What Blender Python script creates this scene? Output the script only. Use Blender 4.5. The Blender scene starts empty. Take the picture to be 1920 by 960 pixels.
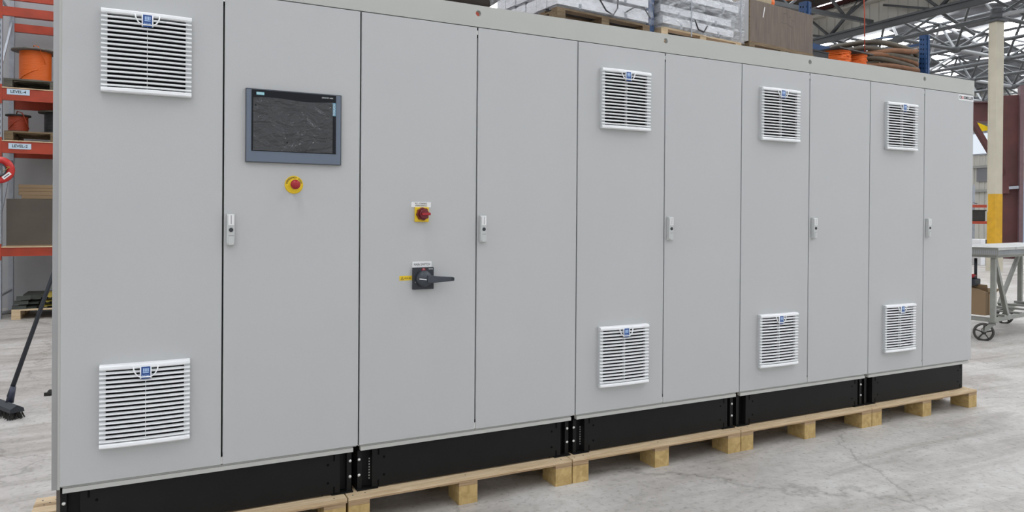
import bpy, bmesh, math, random
from mathutils import Vector, Matrix
R = math.radians
random.seed(7)
scene = bpy.context.scene
COL = scene.collection

# ------------------------------------------------------------------ camera
cam_d = bpy.data.cameras.new('camera'); cam = bpy.data.objects.new('camera', cam_d); COL.objects.link(cam)
yaw, pitch, roll = R(26.999), R(-0.262), R(0.424)
fw = Vector((math.sin(yaw)*math.cos(pitch), math.cos(yaw)*math.cos(pitch), math.sin(pitch)))
rt = Vector((math.cos(yaw), -math.sin(yaw), 0)); up = rt.cross(fw)
r2 = rt*math.cos(roll) + up*math.sin(roll); u2 = -rt*math.sin(roll) + up*math.cos(roll)
cam.matrix_world = Matrix(((r2.x, u2.x, -fw.x, 0.301), (r2.y, u2.y, -fw.y, -3.34), (r2.z, u2.z, -fw.z, 1.443), (0, 0, 0, 1)))
cam_d.sensor_width = 36; cam_d.lens = 1348.94/1920*36; cam_d.shift_y = -(480-409.29)/1920
cam_d.clip_start = 0.05; cam_d.clip_end = 300
scene.camera = cam
# ------------------------------------------------------------------ world and exposure
w = bpy.data.worlds.new('overcast_sky'); scene.world = w; w.use_nodes = True
bg = w.node_tree.nodes['Background']; bg.inputs['Color'].default_value = (0.93, 0.96, 1.0, 1); bg.inputs['Strength'].default_value = 0.95
scene.view_settings.view_transform = 'Standard'; scene.view_settings.look = 'None'
scene.view_settings.exposure = 0.0; scene.view_settings.gamma = 1.0; scene.view_settings.use_curve_mapping = False
SKYLIGHT = 9.0

# ------------------------------------------------------------------ materials
def newmat(name):
    m = bpy.data.materials.new(name); m.use_nodes = True
    return m, m.node_tree.nodes, m.node_tree.links, m.node_tree.nodes['Principled BSDF']
def mat(name, col, rough=.5, metal=0., var=0., scale=8., bump=0., bscale=60., stretch=(1,1,1), col2=None, emit=0., spec=None, coat=0.):
    m, N, L, b = newmat(name)
    b.inputs['Roughness'].default_value = rough; b.inputs['Metallic'].default_value = metal
    b.inputs['Base Color'].default_value = (*col, 1)
    if spec is not None: b.inputs['Specular IOR Level'].default_value = spec
    if coat: b.inputs['Coat Weight'].default_value = coat
    if emit:
        b.inputs['Emission Color'].default_value = (*col, 1); b.inputs['Emission Strength'].default_value = emit
    if var or bump or col2:
        tc = N.new('ShaderNodeTexCoord'); mp = N.new('ShaderNodeMapping'); mp.inputs['Scale'].default_value = stretch
        L.new(tc.outputs['Object'], mp.inputs['Vector'])
    if var or col2:
        n = N.new('ShaderNodeTexNoise'); n.inputs['Scale'].default_value = scale; n.inputs['Detail'].default_value = 5
        L.new(mp.outputs[0], n.inputs['Vector'])
        r = N.new('ShaderNodeValToRGB'); r.color_ramp.elements[0].position = .3; r.color_ramp.elements[1].position = .7
        c2 = col2 or tuple(c*(1-var) for c in col)
        r.color_ramp.elements[0].color = (*c2, 1); r.color_ramp.elements[1].color = (*col, 1)
        L.new(n.outputs['Fac'], r.inputs['Fac']); L.new(r.outputs[0], b.inputs['Base Color'])
    if bump:
        n2 = N.new('ShaderNodeTexNoise'); n2.inputs['Scale'].default_value = bscale; n2.inputs['Detail'].default_value = 3
        L.new(mp.outputs[0], n2.inputs['Vector'])
        bp = N.new('ShaderNodeBump'); bp.inputs['Strength'].default_value = bump; bp.inputs['Distance'].default_value = .002
        L.new(n2.outputs['Fac'], bp.inputs['Height']); L.new(bp.outputs[0], b.inputs['Normal'])
    return m
M = {}
M['door'] = mat('light_grey_powder_coat', (.50, .505, .505), .42, bump=.25, bscale=420, var=.025, scale=1.5)
M['header'] = mat('warm_grey_paint', (.485, .49, .46), .5, var=.05, scale=2)
M['lip'] = mat('sill_grey', (.50, .50, .47), .45)
M['sidemetal'] = mat('brushed_side_panel', (.46, .46, .46), .3, .55, var=.25, scale=1.2, stretch=(1, 1, 1))
M['gasket_shade'] = mat('black_gasket_shade', (.02, .02, .02), .7)
M['black'] = mat('black_plinth_paint', (.009, .009, .009), .5, var=.25, scale=6, bump=.15, bscale=300, spec=.22)
M['blackdk'] = mat('black_recess', (.003, .003, .003), .7, spec=.1)
M['screw'] = mat('zinc_screw', (.75, .75, .72), .3, .4)
M['vent'] = mat('white_grille_plastic', (.86, .87, .88), .4)
M['ventside'] = mat('pale_grille_frame', (.55, .56, .57), .5)
M['ventback'] = mat('dark_filter_mat', (.016, .016, .017), .9, spec=.1)
M['badge'] = mat('blue_badge', (.015, .07, .28), .4)
M['badgel'] = mat('badge_print', (.45, .62, .85), .4)
M['white'] = mat('white_label', (.8, .8, .8), .4)
M['ink'] = mat('black_ink', (.015, .015, .015), .5)
M['inkw'] = mat('white_ink', (.75, .78, .8), .5)
M['inkr'] = mat('red_ink', (.6, .02, .02), .5)
M['hmiframe'] = mat('blue_grey_bezel', (.135, .165, .215), .4, .2)
M['hmiedge'] = mat('dark_bezel_edge', (.06, .062, .066), .4, .3)
M['hmiglass'] = mat('black_panel_glass', (.005, .006, .009), .25, spec=.25)
M['cyan'] = mat('cyan_logo', (.25, .6, .68), .4)
M['touch'] = mat('blue_touch_print', (.12, .3, .42), .4)
M['yellow'] = mat('signal_yellow', (.82, .56, .01), .4)
M['red'] = mat('signal_red', (.36, .010, .018), .3)
M['darkred'] = mat('deep_red_plastic', (.15, .006, .010), .35)
M['swgrey'] = mat('slate_plastic', (.045, .052, .065), .45)
M['swbody'] = mat('switch_plate_plastic', (.022, .026, .034), .5)
M['green'] = mat('green_mark', (.03, .3, .04), .5)
M['lock'] = mat('handle_grey_plastic', (.55, .56, .55), .4)
M['orange'] = mat('rack_orange', (.42, .045, .012), .5, var=.3, scale=5)
M['bluesteel'] = mat('rack_blue', (.012, .055, .16), .45, var=.25, scale=9)
M['galv'] = mat('galvanised_steel', (.36, .38, .42), .45, .3, var=.2, scale=10)
M['maroon'] = mat('maroon_steel', (.095, .026, .024), .6, var=.3, scale=2)
M['cream'] = mat('cream_column_paint', (.52, .48, .38), .6, var=.12, scale=3)
M['colyellow'] = mat('column_yellow', (.64, .35, .01), .55, var=.2, scale=6)
M['strut'] = mat('roof_frame_grey', (.085, .09, .095), .6, var=.3, scale=1)
M['strutl'] = mat('roof_frame_pale', (.30, .31, .32), .5)
M['roofsheet'] = mat('roof_sheet', (.34, .35, .39), .45, .2, var=.85, scale=.9)
M['roofdark'] = mat('dark_roof_lining', (.045, .038, .032), .8, var=.3, scale=.6)
M['cladding'] = mat('beige_cladding', (.50, .48, .43), .7, var=.12, scale=.7)
M['claddar'] = mat('grey_cladding', (.30, .30, .28), .7, var=.15, scale=.7)
M['skylight'] = mat('skylight_sheet', (.93, .96, 1.0), .5, emit=SKYLIGHT)
M['wallgrey'] = mat('painted_wall', (.40, .40, .41), .8, var=.12, scale=.9)
M['trolley'] = mat('trolley_paint', (.33, .34, .31), .45, .2, var=.25, scale=7)
M['trolleyalu'] = mat('aluminium_rail', (.56, .57, .56), .35, .4, var=.1)
M['rubber'] = mat('dark_rubber', (.035, .033, .03), .8, var=.3, scale=20)
M['wheel'] = mat('grey_wheel', (.07, .066, .06), .7, var=.4, scale=15)
M['carton'] = mat('cardboard', (.27, .185, .105), .85, var=.12, scale=4)
M['cartondk'] = mat('cardboard_inner', (.16, .10, .055), .85)
M['tape'] = mat('brown_board', (.095, .078, .06), .7, var=.2, scale=3)
M['cableor'] = mat('orange_cable', (.70, .13, .010), .45)
M['cablerd'] = mat('red_orange_cable', (.34, .042, .012), .5)
M['cableblk'] = mat('black_cable', (.02, .02, .022), .5)
M['hose'] = mat('olive_brown_hose', (.095, .078, .055), .65, var=.35, scale=8)
M['hose2'] = mat('rust_brown_hose', (.20, .085, .035), .65, var=.3, scale=8)
M['drumwood'] = mat('weathered_drum_wood', (.22, .215, .20), .8, var=.4, scale=10, stretch=(1, 12, 1))
M['batten'] = mat('white_enamel', (.74, .75, .78), .4, var=.06, scale=3)
M['battendk'] = mat('profile_channel', (.16, .16, .17), .5)
M['mat'] = mat('dark_green_rubber', (.035, .04, .032), .7, var=.3)
M['matyel'] = mat('worn_yellow', (.42, .32, .05), .6, var=.4, scale=12)
M['bluish'] = mat('pale_blue_sheet', (.36, .42, .52), .6)
M['strap'] = mat('strap_white', (.7, .7, .7), .4)
M['glass'] = mat('window_glass', (.9, .95, 1), .05); M['glass'].node_tree.nodes['Principled BSDF'].inputs['Transmission Weight'].default_value = 1
M['glass'].node_tree.nodes['Principled BSDF'].inputs['IOR'].default_value = 1.02

def wood(name, c1, c2, rough=.75, st=(1.2, 14, 14), bump=.5):
    m, N, L, b = newmat(name)
    tc = N.new('ShaderNodeTexCoord'); oi = N.new('ShaderNodeObjectInfo'); mp = N.new('ShaderNodeMapping'); mp.inputs['Scale'].default_value = st
    L.new(tc.outputs['Object'], mp.inputs['Vector'])
    sc = N.new('ShaderNodeVectorMath'); sc.operation = 'SCALE'; sc.inputs['Scale'].default_value = 40; 
    cx = N.new('ShaderNodeCombineXYZ'); L.new(oi.outputs['Random'], cx.inputs[0]); L.new(oi.outputs['Random'], cx.inputs[1]); L.new(cx.outputs[0], sc.inputs[0])
    L.new(sc.outputs[0], mp.inputs['Location'])
    n = N.new('ShaderNodeTexNoise'); n.inputs['Scale'].default_value = 4; n.inputs['Detail'].default_value = 6; n.inputs['Distortion'].default_value = .8
    L.new(mp.outputs[0], n.inputs['Vector'])
    r = N.new('ShaderNodeValToRGB'); r.color_ramp.elements[0].position = .32; r.color_ramp.elements[1].position = .68
    r.color_ramp.elements[0].color = (*c2, 1); r.color_ramp.elements[1].color = (*c1, 1)
    L.new(n.outputs['Fac'], r.inputs['Fac']); L.new(r.outputs[0], b.inputs['Base Color']); b.inputs['Roughness'].default_value = rough
    bp = N.new('ShaderNodeBump'); bp.inputs['Strength'].default_value = bump; bp.inputs['Distance'].default_value = .002
    L.new(n.outputs['Fac'], bp.inputs['Height']); L.new(bp.outputs[0], b.inputs['Normal'])
    return m
M['pine'] = wood('pale_pine_ply', (.66, .52, .34), (.50, .36, .21))
M['plyedge'] = wood('ply_edge', (.50, .36, .21), (.27, .17, .09), st=(1, 1, 60))
M['block'] = wood('pressed_wood_block', (.56, .40, .17), (.40, .27, .10), st=(6, 6, 6))
M['oldwood'] = wood('weathered_pallet_wood', (.22, .155, .085), (.11, .075, .04))
M['greywood'] = wood('dirty_pallet_wood', (.13, .12, .095), (.055, .05, .04))
M['laminate'] = wood('brown_laminate', (.165, .125, .098), (.095, .070, .056), .45, (22, 2, .8), .05)

# wrapped plastic: clear film with bright folds
def film(name, dens, tint=(.8, .82, .85)):
    m, N, L, b = newmat(name)
    b.inputs['Base Color'].default_value = (*tint, 1); b.inputs['Roughness'].default_value = .18; b.inputs['Metallic'].default_value = .0
    tr = N.new('ShaderNodeBsdfTransparent'); mx = N.new('ShaderNodeMixShader')
    tc = N.new('ShaderNodeTexCoord'); mp = N.new('ShaderNodeMapping'); mp.inputs['Scale'].default_value = (1, 1, 3.2); mp.inputs['Rotation'].default_value = (0, .5, 0)
    n = N.new('ShaderNodeTexNoise'); n.inputs['Scale'].default_value = 6; n.inputs['Detail'].default_value = 6; n.inputs['Distortion'].default_value = 1.6
    L.new(tc.outputs['Object'], mp.inputs[0]); L.new(mp.outputs[0], n.inputs['Vector'])
    r = N.new('ShaderNodeValToRGB'); r.color_ramp.elements[0].position = .42; r.color_ramp.elements[1].position = .72
    r.color_ramp.elements[0].color = (dens*.35,)*3+(1,); r.color_ramp.elements[1].color = (min(1, dens*2.2),)*3+(1,)
    L.new(n.outputs['Fac'], r.inputs['Fac']); L.new(r.outputs[0], mx.inputs['Fac'])
    bp = N.new('ShaderNodeBump'); bp.inputs['Strength'].default_value = 1; bp.inputs['Distance'].default_value = .03
    L.new(n.outputs['Fac'], bp.inputs['Height']); L.new(bp.outputs[0], b.inputs['Normal'])
    L.new(tr.outputs[0], mx.inputs[1]); L.new(b.outputs[0], mx.inputs[2])
    L.new(mx.outputs[0], N['Material Output'].inputs['Surface'])
    return m
M['film'] = film('stretch_film', .10)
M['film2'] = film('crumpled_film', .20)
# crinkled protective film of the touch screen
def screenfilm():
    m, N, L, b = newmat('crinkled_screen_film')
    b.inputs['Roughness'].default_value = .2; b.inputs['Base Color'].default_value = (.042, .043, .046, 1)
    b.inputs['Specular IOR Level'].default_value = .55
    tc = N.new('ShaderNodeTexCoord')
    n = N.new('ShaderNodeTexNoise'); n.inputs['Scale'].default_value = 7; n.inputs['Detail'].default_value = 4; n.inputs['Distortion'].default_value = 2.0; n.inputs['Roughness'].default_value = .5
    mp = N.new('ShaderNodeMapping'); mp.inputs['Rotation'].default_value = (0, .6, 0); mp.inputs['Scale'].default_value = (1, 1, 2)
    L.new(tc.outputs['Object'], mp.inputs[0]); L.new(mp.outputs[0], n.inputs['Vector'])
    bp = N.new('ShaderNodeBump'); bp.inputs['Strength'].default_value = 1; bp.inputs['Distance'].default_value = .014
    L.new(n.outputs['Fac'], bp.inputs['Height']); L.new(bp.outputs[0], b.inputs['Normal'])
    return m
M['screen'] = screenfilm()
# concrete floor
def concrete():
    m, N, L, b = newmat('stained_concrete')
    tc = N.new('ShaderNodeTexCoord')
    def noise(s, d, dist=0, st=(1, 1, 1), rot=0):
        mp = N.new('ShaderNodeMapping'); mp.inputs['Scale'].default_value = st; mp.inputs['Rotation'].default_value = (0, 0, rot); L.new(tc.outputs['Object'], mp.inputs[0])
        n = N.new('ShaderNodeTexNoise'); n.inputs['Scale'].default_value = s; n.inputs['Detail'].default_value = d; n.inputs['Distortion'].default_value = dist
        n.inputs['Roughness'].default_value = .62
        L.new(mp.outputs[0], n.inputs['Vector']); return n
    def ramp(src, p0, p1, c0, c1):
        r = N.new('ShaderNodeValToRGB'); r.color_ramp.elements[0].position = p0; r.color_ramp.elements[1].position = p1
        r.color_ramp.elements[0].color = (*c0, 1); r.color_ramp.elements[1].color = (*c1, 1); L.new(src, r.inputs[0]); return r
    def mul(a, bb, f=1):
        mx = N.new('ShaderNodeMix'); mx.data_type = 'RGBA'; mx.blend_type = 'MULTIPLY'; mx.inputs['Factor'].default_value = f
        L.new(a, mx.inputs[6]); L.new(bb, mx.inputs[7]); return mx.outputs[2]
    base = ramp(noise(.7, 7, .5).outputs['Fac'], .3, .7, (.40, .375, .35), (.56, .545, .52))
    streak = ramp(noise(1.1, 8, .8, (.6, 3.4, 1), .12).outputs['Fac'], .33, .56, (.66, .63, .60), (1, 1, 1))
    spk = ramp(noise(34, 6, 0).outputs['Fac'], .30, .46, (.62, .60, .58), (1, 1, 1))
    fine = ramp(noise(9, 8, 1).outputs['Fac'], .30, .60, (.84, .83, .82), (1.02, 1.02, 1.02))
    c = mul(base.outputs[0], streak.outputs[0]); c = mul(c, spk.outputs[0]); c = mul(c, fine.outputs[0])
    v = N.new('ShaderNodeTexVoronoi'); v.feature = 'DISTANCE_TO_EDGE'; v.inputs['Scale'].default_value = .38
    wn = noise(1.6, 6); ad = N.new('ShaderNodeVectorMath'); ad.operation = 'MULTIPLY_ADD'
    L.new(wn.outputs['Color'], ad.inputs[0]); ad.inputs[1].default_value = (.9, .9, 0); L.new(tc.outputs['Object'], ad.inputs[2]); L.new(ad.outputs[0], v.inputs['Vector'])
    cr = ramp(v.outputs['Distance'], .0, .006, (.45, .43, .41), (1, 1, 1))
    c = mul(c, cr.outputs[0], .6)
    L.new(c, b.inputs['Base Color'])
    rr = ramp(noise(1.4, 6).outputs['Fac'], .3, .7, (.34,)*3, (.6,)*3); L.new(rr.outputs[0], b.inputs['Roughness'])
    bp = N.new('ShaderNodeBump'); bp.inputs['Strength'].default_value = .35; bp.inputs['Distance'].default_value = .004
    L.new(noise(30, 8).outputs['Fac'], bp.inputs['Height']); L.new(bp.outputs[0], b.inputs['Normal'])
    return m
M['floor'] = concrete()

# ------------------------------------------------------------------ mesh helpers
class MB:
    def __init__(s): s.v = []; s.f = []; s.smooth = []
    def add(s, vs, fs, sm=False):
        o = len(s.v); s.v += [tuple(v) for v in vs]; s.f += [tuple(i+o for i in f) for f in fs]; s.smooth += [sm]*len(fs); return s
    def box(s, x0, x1, y0, y1, z0, z1):
        vs = [(x, y, z) for x in (x0, x1) for y in (y0, y1) for z in (z0, z1)]
        return s.add(vs, [(0, 1, 3, 2), (4, 6, 7, 5), (0, 4, 5, 1), (2, 3, 7, 6), (0, 2, 6, 4), (1, 5, 7, 3)])
    def bar(s, a, b, w, h=None, upv=(0, 0, 1)):
        a, b = Vector(a), Vector(b); h = h or w; d = (b-a).normalized(); u = Vector(upv)
        if abs(d.dot(u)) > .98: u = Vector((0, 1, 0))
        x = d.cross(u).normalized(); y = x.cross(d)
        vs = [p + x*sx*w/2 + y*sy*h/2 for p in (a, b) for sx, sy in ((-1, -1), (1, -1), (1, 1), (-1, 1))]
        return s.add(vs, [(3, 2, 1, 0), (4, 5, 6, 7), (0, 1, 5, 4), (1, 2, 6, 5), (2, 3, 7, 6), (3, 0, 4, 7)])
    def tube(s, pts, r, n=8, caps=True, closed=False):
        pts = [Vector(p) for p in pts]; rings = []; prev = None; o = len(s.v); k = len(pts)
        for i, p in enumerate(pts):
            if closed: d = (pts[(i+1) % k]-pts[i-1])
            else: d = pts[min(i+1, k-1)]-pts[max(i-1, 0)]
            d.normalize()
            if prev is None:
                u = Vector((0, 0, 1)) if abs(d.z) < .9 else Vector((1, 0, 0)); x = d.cross(u).normalized()
            else:
                x = (prev - d*prev.dot(d)).normalized()
            prev = x; y = d.cross(x); rr = r[i] if isinstance(r, (list, tuple)) else r
            rings.append([p + (x*math.cos(t)+y*math.sin(t))*rr for t in [2*math.pi*j/n for j in range(n)]])
        vs = [q for rg in rings for q in rg]; fs = []
        for i in range(k if closed else k-1):
            a = i*n; b2 = ((i+1) % k)*n
            for j in range(n): fs.append((a+j, a+(j+1) % n, b2+(j+1) % n, b2+j))
        s.add(vs, fs, True)
        if caps and not closed:
            s.f.append(tuple(o+j for j in reversed(range(n)))); s.smooth.append(False)
            s.f.append(tuple(o+(k-1)*n+j for j in range(n))); s.smooth.append(False)
        return s
    def cyl(s, a, b, r, n=16): return s.tube([a, b], r, n)
    def lathe(s, prof, n=24, axis='z', c=(0, 0, 0), ring=False):
        # prof: list of (radius, height)
        vs = []; fs = []; c = Vector(c)
        for r, h in prof:
            for j in range(n):
                t = 2*math.pi*j/n; x, y = r*math.cos(t), r*math.sin(t)
                vs.append(c + (Vector((x, y, h)) if axis == 'z' else Vector((x, -h, y)) if axis == 'y' else Vector((h, x, y))))
        K = len(prof)
        for i in range(K if ring else K-1):
            for j in range(n):
                q = (i*n+j, i*n+(j+1) % n, ((i+1) % K)*n+(j+1) % n, ((i+1) % K)*n+j); fs.append(q)
        o = len(s.v); s.add(vs, fs, True)
        if ring: return s
        s.f.append(tuple(o+j for j in reversed(range(n)))); s.smooth.append(False)
        s.f.append(tuple(o+(len(prof)-1)*n+j for j in range(n))); s.smooth.append(False)
        return s
    def prism(s, poly, x0, x1, axis='x'):
        # poly: (a,b) in the two other axes
        n = len(poly)
        def P(t, a, b): return (t, a, b) if axis == 'x' else (a, t, b) if axis == 'y' else (a, b, t)
        vs = [P(x0, a, b) for a, b in poly] + [P(x1, a, b) for a, b in poly]
        fs = [tuple(reversed(range(n))), tuple(range(n, 2*n))] + [(i, (i+1) % n, n+(i+1) % n, n+i) for i in range(n)]
        return s.add(vs, fs)
    def mesh(s, name, m):
        me = bpy.data.meshes.new(name); me.from_pydata(s.v, [], s.f); me.update()
        for p, sm in zip(me.polygons, s.smooth): p.use_smooth = sm
        bm = bmesh.new(); bm.from_mesh(me); bmesh.ops.recalc_face_normals(bm, faces=bm.faces); bm.to_mesh(me); bm.free()
        ms = m if isinstance(m, (list, tuple)) else [m]
        for q in ms: me.materials.append(q)
        return me
    def build(s, name, m, parent=None, loc=None, bevel=0, seg=2):
        o = bpy.data.objects.new(name, s.mesh(name, m)); COL.objects.link(o)
        if parent: o.parent = parent
        if loc: o.location = loc
        if bevel:
            md = o.modifiers.new('bevel', 'BEVEL'); md.width = bevel; md.segments = seg; md.limit_method = 'ANGLE'
        return o
def inst(name, me, parent=None, loc=(0, 0, 0), rot=(0, 0, 0), scale=(1, 1, 1)):
    o = bpy.data.objects.new(name, me); COL.objects.link(o); o.parent = parent
    o.location = loc; o.rotation_euler = rot; o.scale = scale; return o
def tag(o, label=None, cat=None, group=None, kind=None):
    if label: o['label'] = label
    if cat: o['category'] = cat
    if group: o['group'] = group
    if kind: o['kind'] = kind
    return o
def thing(name, label, cat, loc=(0, 0, 0), rz=0, group=None):
    o = bpy.data.objects.new(name, None); COL.objects.link(o); o.location = loc; o.rotation_euler = (0, 0, rz); o.empty_display_size = .1
    return tag(o, label, cat, group)
def copy_tree(o, parent=None, loc=None, label=None, group=None):
    c = o.copy(); COL.objects.link(c)
    if parent: c.parent = parent
    if loc is not None: c.location = loc
    if label: c['label'] = label
    if group: c['group'] = group
    for ch in list(o.children): copy_tree(ch, c)
    return c
def text(name, body, size, loc, m, parent=None, rot=(R(90), 0, 0), ax='CENTER', width=None, depth=.0004, bold=0):
    cu = bpy.data.curves.new(name, 'FONT'); cu.body = body; cu.size = size; cu.align_x = ax; cu.align_y = 'CENTER'; cu.extrude = depth; cu.offset = bold; cu.resolution_u = 3
    o = bpy.data.objects.new(name, cu); COL.objects.link(o)
    dg = bpy.context.evaluated_depsgraph_get(); me = bpy.data.meshes.new_from_object(o.evaluated_get(dg)); me.name = name
    bpy.data.objects.remove(o); bpy.data.curves.remove(cu)
    me.materials.clear(); me.materials.append(m)
    xs = [v.co.x for v in me.vertices]; sx = (width/(max(xs)-min(xs))) if width else 1
    for v in me.vertices: v.co.x *= sx
    q = bpy.data.objects.new(name, me); COL.objects.link(q); q.location = loc; q.rotation_euler = rot
    if parent: q.parent = parent
    return q

# ------------------------------------------------------------------ setting
HX = 21.0; FXW = 44.0
tag(MB().box(-14, 46, -14, 48, -.1, 0).build('floor', M['floor']), kind='structure')
wl = MB().box(-8, 3.2, 9.62, 9.78, 0, 5.2).build('wall_back', M['wallgrey']); tag(wl, kind='structure')
tag(MB().box(-14.1, -14, -4, 48, 0, 9.2).build('wall_left', M['claddar']), kind='structure')

tag(MB().box(-14, FXW, 47.9, 48, 0, 9.4).build('wall_far', M['claddar']), kind='structure')
# far wall, with windows, cladding sheets are ribbed
def ribbed(y0, y1, z0, z1, x, m, name, parent=None, pitch=.3, d=.05):
    mb = MB(); pts = []; y = y0
    while y < y1-1e-6:
        for f, dx in ((0, 0), (.62, 0), (.70, -d), (.92, -d)):
            pts.append((min(y+f*pitch, y1), x+dx))
        y += pitch
    pts.append((y1, x)); n = len(pts)
    mb.add([(px, py, z) for z in (z0, z1) for py, px in pts], [(i, i+1, n+i+1, n+i) for i in range(n-1)])
    return mb.build(name, m, parent)
FX = 44.0
fwall = bpy.data.objects.new('wall_right', None); COL.objects.link(fwall); tag(fwall, kind='structure')
WZ0, WZ1 = 5.17, 6.5
wins = [(4.6, 6.2), (7.0, 8.6), (9.4, 11.0), (11.8, 13.4), (14.2, 15.8), (16.6, 18.2), (18.96, 20.56), (21.15, 22.75), (23.6, 25.2), (26, 27.6)]
ribbed(-14, 48, 0, WZ0, FX, M['cladding'], 'lower_cladding', fwall)
ribbed(-14, 48, WZ1, 10, FX, M['claddar'], 'upper_cladding', fwall)
edges = [-14]+[e for wv in wins for e in wv]+[48]
for i in range(0, len(edges), 2):
    MB().box(FX-.02, FX+.05, edges[i], edges[i+1], WZ0, WZ1).build('cladding_pier', M['cladding'], fwall)
for i, (a, b) in enumerate(wins):
    wn = bpy.data.objects.new('window_%d' % (i+1), None); COL.objects.link(wn); wn.location = (FX, a, WZ0); tag(wn, kind='structure')
    t = .07; h = WZ1-WZ0; ww = b-a
    MB().box(-.08, .06, 0, ww, 0, t).box(-.08, .06, 0, ww, h-t, h).box(-.08, .06, 0, t, t, h-t).box(-.08, .06, ww-t, ww, t, h-t).build('window_frame', M['galv'], wn)
    MB().box(0, .01, t, ww-t, t, h-t).build('pane', M['glass'], wn)
girt = MB()
for z in (3.0, 4.4, 7.0, 7.6): girt.box(FX-.2, FX-.06, -14, 48, z, z+.14)
girt.build('girt', M['claddar'], fwall)
tag(MB().box(FX-.5, FX-.3, 16.5, 20.65, 0, 3.6).build('door_1', M['bluish']), kind='structure')
MB().box(FX-.12, FX-.07, 21.1, 22.0, 3.6, 4.4).build('louvre_panel', M['battendk'], fwall)

# high wall above the space frame: ribbed sheets
cl = bpy.data.objects.new('wall_upper', None); COL.objects.link(cl); cl.location = (HX+.25, 0, 7.6); tag(cl, kind='structure')
sheet = MB()
pts = [(0, 0), (.05, 0), (.07, -.035), (.10, -.035), (.12, 0), (.33, 0)]
n_ = len(pts); sheet.add([(b, a, z) for z in (0, 1.15) for a, b in pts], [(i, i+1, n_+i+1, n_+i) for i in range(n_-1)])
sm = sheet.mesh('sheet', M['cladding'])
for i in range(150): inst('sheet', sm, cl, (0, -13.5+i*.3295, 0))
MB().box(-.1, .1, -14, 48, 1.02, 1.16).build('cap_flashing', M['maroon'], cl)
MB().box(-.3, .1, -14, 48, .78, .86).build('girt', M['cladding'], cl)

# main hall roof (dark lining with skylight strips) ; left open behind the camera so the sky lights the cabinet fronts
ce = bpy.data.objects.new('ceiling', None); COL.objects.link(ce); tag(ce, kind='structure')
rb = MB(); sk = MB()
xs = [-14, -10, -8.6, -2, -.6, 6, 7.4, 11.2, 12.4, 17.0, 17.8, 21.3]  # unseen strip nearest the high wall added to brighten its cladding
for i in range(len(xs)-1):
    (rb if i % 2 == 0 else sk).box(xs[i], xs[i+1], -9, 48, 8.85, 8.95)
rb.build('roof_lining', M['roofdark'], ce)
sk.build('skylight', M['skylight'], ce)
pm = MB().box(0, 35.3, -.06, .06, -.2, 0).mesh('purlin', M['maroon'])
for j in range(14): inst('purlin', pm, ce, (-14, -8+j*4, 8.85))
# lattice trusses of the main roof
tr = MB()
for j in range(4):
    y = 12+j*9
    tr.bar((-14, y, 7.7), (21, y, 7.7), .12); tr.bar((-14, y, 8.6), (21, y, 8.6), .12)
    for k in range(28):
        x = -14+k*1.25; tr.bar((x, y, 7.7 if k % 2 else 8.6), (x+1.25, y, 8.6 if k % 2 else 7.7), .07)
tag(tr.build('truss_lattice', M['strut'], ce), kind='stuff')

# lower bay: space frame roof
g = 2.9; ox, oy = 21.14, 8.28; zb, zt = 7.0, 8.35
unit = {}
def umesh(kind):
    if kind not in unit:
        unit[kind] = MB().tube([(0, 0, 0), (0, 0, 1)], .5, 7, False).mesh('strut', M['strut'] if kind == 'd' else M['strutl'])
    return unit[kind]
segs = []
NI, NJ0, NJ1 = 8, -5, 13
for i in range(0, NI):
    for j in range(NJ0, NJ1):
        x, y = ox+i*g, oy+j*g
        b0 = (x, y, zb)
        if x+g < 44.2: segs.append((b0, (x+g, y, zb), .12))
        segs.append((b0, (x, y+g, zb), .12))
        t0 = (x+g/2, y+g/2, zt)
        if x+g*1.5 < 44.2: segs.append((t0, (x+g*1.5, y+g/2, zt), .10))
        segs.append((t0, (x+g/2, y+g*1.5, zt), .10))
        for dx, dy in ((0, 0), (g, 0), (0, g), (g, g)):
            if x+dx < 44.2: segs.append((t0, (x+dx, y+dy, zb), .085))
camp = Vector((.3, -3.34, 1.44))
def vis(s):
    m_ = (Vector(s[0])+Vector(s[1]))/2-camp; d = math.degrees(math.atan2(m_.x, m_.y))
    return (0 if 46 < d < 64 else 1000)+m_.length
segs.sort(key=vis)
rest = MB()
for k, (a, b, r) in enumerate(segs):
    a, b = Vector(a), Vector(b)
    if k < 290:
        d = b-a; q = d.to_track_quat('Z', 'Y')
        o = inst('strut', umesh('l' if (k*7) % 9 == 0 else 'd'), ce, a); o.rotation_mode = 'QUATERNION'; o.rotation_quaternion = q; o.scale = (r, r, d.length)
    else: rest.tube([a, b], r/2, 5, False)
tag(rest.build('strut_lattice', M['strut'], ce), kind='stuff')
nm = MB().lathe([(.05, -.12), (.16, -.08), (.19, 0), (.16, .08), (.05, .12)], 10).mesh('node', M['strut'])
for i in range(5):
    for j in range(-1, 5): inst('node', nm, ce, (ox+i*g, oy+j*g, zb))
# edge chord under the high wall
ec = MB().box(HX-.05, HX+.1, -14, 48, 7.42, 7.60).box(HX-.12, HX+.16, -14, 48, 7.58, 7.64)
ec.build('edge_chord', M['strut'], ce)
ed = MB()
for yy in (6.2, 9.8, 13.6, 17.4, 21.2):
    ed.tube([(HX, yy, 7.6), (HX, yy-1.5, 8.8)], .06, 7); ed.tube([(HX, yy, 7.6), (HX, yy+1.3, 8.8)], .045, 7); ed.tube([(HX, yy, 7.55), (HX, yy+1.8, 8.15)], .035, 7)
    ed.tube([(HX, yy, 7.5), (ox+g/2, oy+g*round((yy-oy)/g-.5)+g/2, 7.0)], .05, 7)
ed.build('bracing', M['strut'], ce)
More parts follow.
